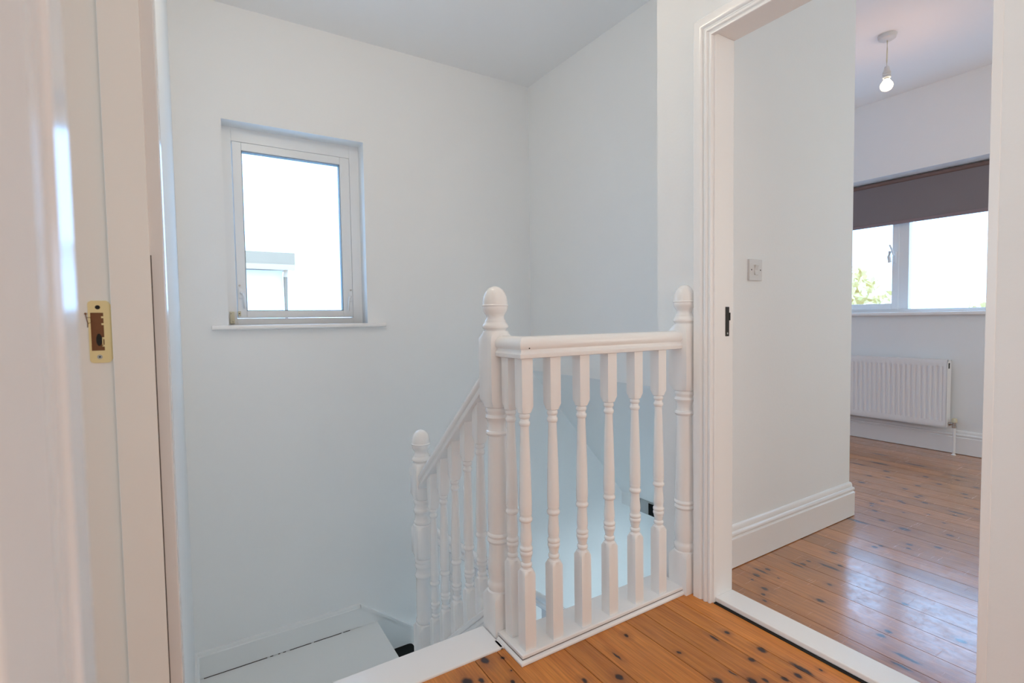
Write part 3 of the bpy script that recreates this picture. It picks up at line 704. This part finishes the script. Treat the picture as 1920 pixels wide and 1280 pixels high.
def sloped_rail(bm, p0, p1, w_=.030):
    p0, p1 = Vector(p0), Vector(p1); dv = (p1-p0).normalized(); side = dv.cross(Vector((0, 0, 1))).normalized()
    pr_ = rail_prof(w_, -.064, 0)
    k = 1/abs(dv.xy.length)      # keep the ends plumb
    ring_loft(bm, [[p + side*a + Vector((0, 0, b_*k*.93)) for a, b_ in pr_] for p in (p0, p1)])
bm = BM(); sloped_rail(bm, (.805, 1.424, zr(1.424)), (.805, 2.014, zr(2.014)))
child(obj('handrail', bm, 'gloss'), ub)
def zstr(y): return .020 - .870*(y-1.457)
def sheared_bal(yc, ctop, shift, par, along='y', c0=0):
    """baluster under a sloping rail; its ends are cut on the slope"""
    bm = BM(); P = [list(p) for p in bal_prof(.9)]
    turned(bm, [tuple([p[0]+shift]+p[1:]) for p in P[1:-1]])
    return bm
for yc, dz in ((1.508, -.145), (1.606, -.228), (1.714, -.325), (1.821, -.412), (1.925, -.500)):
    P = bal_prof(.9)
    top = zr(yc) - .082 - dz + .006; bot = zstr(yc) - .02 - dz
    P[-1] = (top, *P[-1][1:]); P[0] = (bot, *P[0][1:])
    bm = BM(); turned(bm, P)
    for v in bm.verts:      # cut both ends along the pitch
        if abs(v.co.z-top) < 1e-5: v.co.z -= .837*v.co.y
        if abs(v.co.z-bot) < 1e-5: v.co.z -= .870*v.co.y
    o = obj('baluster', bm, 'gloss', smooth=40); o.location = (.805, yc, dz); child(o, ub)
# outer string
bm = BM(); prism(bm, [(1.422, zstr(1.422)), (2.016, zstr(2.016)), (2.016, zstr(2.016)-.34), (1.422, zstr(1.422)-.34)], 'x', .7695, .822)
st = child(obj('string_board', bm, 'gloss', smooth=0), ub)
bm = BM()
prism(bm, [(1.422, zstr(1.422)+.012), (2.016, zstr(2.016)+.012), (2.016, zstr(2.016)-.012), (1.422, zstr(1.422)-.012)], 'x', .764, .846)
prism(bm, [(1.422, zstr(1.422)-.012), (2.016, zstr(2.016)-.012), (2.016, zstr(2.016)-.034), (1.422, zstr(1.422)-.034)], 'x', .7665, .842)
child(obj('string_cap', bm, 'gloss', smooth=0, bevel=.004), ub)

# ---- lower flight balustrade (descends to the right, below the bulkhead)
wb = thing('balustrade', 'lowest white balustrade, seen between the balusters, going down under the bulkhead', 'balustrade', (1.6, 2.055, -.9))
def zl(x): return .087 - .841*(x-.873)
bm = BM(); sloped_rail(bm, (.848, 2.055, zl(.848)), (2.60, 2.055, zl(2.60)))
child(obj('handrail', bm, 'gloss'), wb)
def zs2(x): return -.80 - .817*(x-.885)
bm = BM(); prism(bm, [(.847, zs2(.847)), (2.60, zs2(2.60)), (2.60, zs2(2.6)-.32), (.847, zs2(.847)-.32)], 'y', 2.040, 2.070)
child(obj('string_board', bm, 'gloss', smooth=0, bevel=.003), wb)
for i in range(12):
    xc = .945 + i*.130; dz = zl(xc) - .725 - .165
    P = bal_prof(.9); top = zl(xc) - .078 - dz; bot = zs2(xc) - .02 - dz
    P[-1] = (top, *P[-1][1:]); P[0] = (bot, *P[0][1:])
    bm = BM(); turned(bm, P, seg=24)
    for v in bm.verts:
        if abs(v.co.z-top) < 1e-5: v.co.z -= .841*v.co.x
        if abs(v.co.z-bot) < 1e-5: v.co.z -= .817*v.co.x
    o = obj('baluster', bm, 'gloss', smooth=40); o.location = (xc, 2.055, dz); child(o, wb)

# ------------------------------------------------------------------ stairs
s1 = thing('staircase', 'upper flight and half landing painted white, below the landing edge board', 'stairs', (.35, 2.0, ZH))
for i in range(3):
    zt = -.2125*(i+1); ya_ = 1.412+.215*i
    bm = BM(); prism(bm, rnd([(ya_-.02, zt-.028), (ya_+.235, zt-.028), (ya_+.235, zt), (ya_-.02, zt)], .006), 'x', XL+.001, .769)
    child(obj('tread', bm, 'tread'), s1)
    bm = BM(); box(bm, XL+.001, .769, ya_-.012, ya_+.002, zt, zt+.1845); child(obj('riser', bm, 'tread', smooth=0), s1)
bm = BM(); box(bm, XL+.001, .766, 2.045, 2.058, ZH, ZH+.1845); child(obj('riser', bm, 'tread', smooth=0), s1)
bm = BM(); prism(bm, [(XL+.001, 2.04), (.766, 2.04), (.766, 2.097), (.885, 2.097), (.885, YB-.001), (XL+.001, YB-.001)], 'z', ZH-.03, ZH)
child(obj('landing_board', bm, 'tread', smooth=0), s1)
s2 = thing('staircase', 'lower white stair flight with black tread mats, dropping right from the half landing', 'stairs', (1.9, 2.55, ZG))
for i in range(8):
    zt = ZH-.2125*(i+1); xa = .885+.26*i
    bm = BM(); box(bm, xa-.030, xa-.016, 2.072, YB-.020, zt-.002, zt+.182); child(obj('riser', bm, 'tread', smooth=0), s2)
    bm = BM(); prism(bm, rnd([(xa-.030, zt-.028), (xa+.26, zt-.028), (xa+.26, zt), (xa-.030, zt)], .006), 'y', 2.072, YB-.020)
    child(obj('tread', bm, 'tread'), s2)
    if i == 0: tag(obj('stair_mat', (lambda b: (prism(b, rnd([(xa-.005, 2.20), (xa+.215, 2.20), (xa+.215, 3.034), (xa-.005, 3.034)], .028, 6), 'z', zt+.0005, zt+.0065), b)[1])(BM()), 'black'),
              'black rounded mat on the first white step below the half landing', 'mat')

# ------------------------------------------------------------------ outside
bm = BM(); box(bm, -60, 60, -60, 80, ZG-.5, ZG-.25); struct(obj('ground', bm, 'ground', smooth=0))
nb = thing('neighbouring_house', 'pale neighbouring building with grey roof edge seen through the stairwell window', 'building', (-1.5, 12, ZG-.25))
bm = BM(); box(bm, -5.0, 1.50, 11.0, 15.0, ZG-.25, 2.03); child(obj('wall', bm, 'render', smooth=0), nb)
bm = BM(); box(bm, -5.2, 1.70, 10.75, 15.2, 2.13, 2.36); child(obj('roof', bm, 'slate', smooth=0), nb)
bm = BM(); box(bm, -5.2, 1.70, 10.74, 10.86, 2.03, 2.13); child(obj('gutter', bm, 'pipe', smooth=0), nb)
bm = BM(); tube(bm, [(1.56, 10.93, 2.05), (1.54, 10.93, 1.9), (1.54, 10.93, ZG-.2)], .04, 12); child(obj('downpipe', bm, 'pipe'), nb)
def tree(x, y, zt, rad, label, seed):
    rr = random.Random(seed)
    t = thing('tree', label, 'tree', (x, y, ZG-.25), 'trees beyond the bedroom window')
    bm = BM(); tube(bm, [(x, y, ZG-.25), (x+.05, y, -1), (x, y+.1, zt-rad)], .10, 10); child(obj('trunk', bm, 'bark'), t)
    bm = BM()
    for k in range(900):
        v = Vector((rr.gauss(0, 1), rr.gauss(0, 1), rr.gauss(0, 1))).normalized()*rad*(rr.random()**.4)
        c = Vector((x, y, zt-rad*.8)) + v
        a = Vector((rr.gauss(0, 1), rr.gauss(0, 1), rr.gauss(0, 1))).normalized(); b_ = a.cross(Vector((rr.gauss(0, 1), rr.gauss(0, 1), rr.gauss(0, 1)))).normalized()
        s = .10 + .10*rr.random()
        q_ = [c+a*s, c+b_*s*.5, c-a*s, c-b_*s*.5]
        bm.faces.new([bm.verts.new(p) for p in q_])
    child(obj('foliage', bm, 'leaf', smooth=0), t)
tree(14.0, 6.6, 2.0, 1.2, 'yellow-green tree outside, seen through the left pane of the bedroom window', 3)
tree(16.0, 4.0, 1.15, 1.1, 'low yellow-green tree outside, seen at the foot of the right bedroom pane', 5)
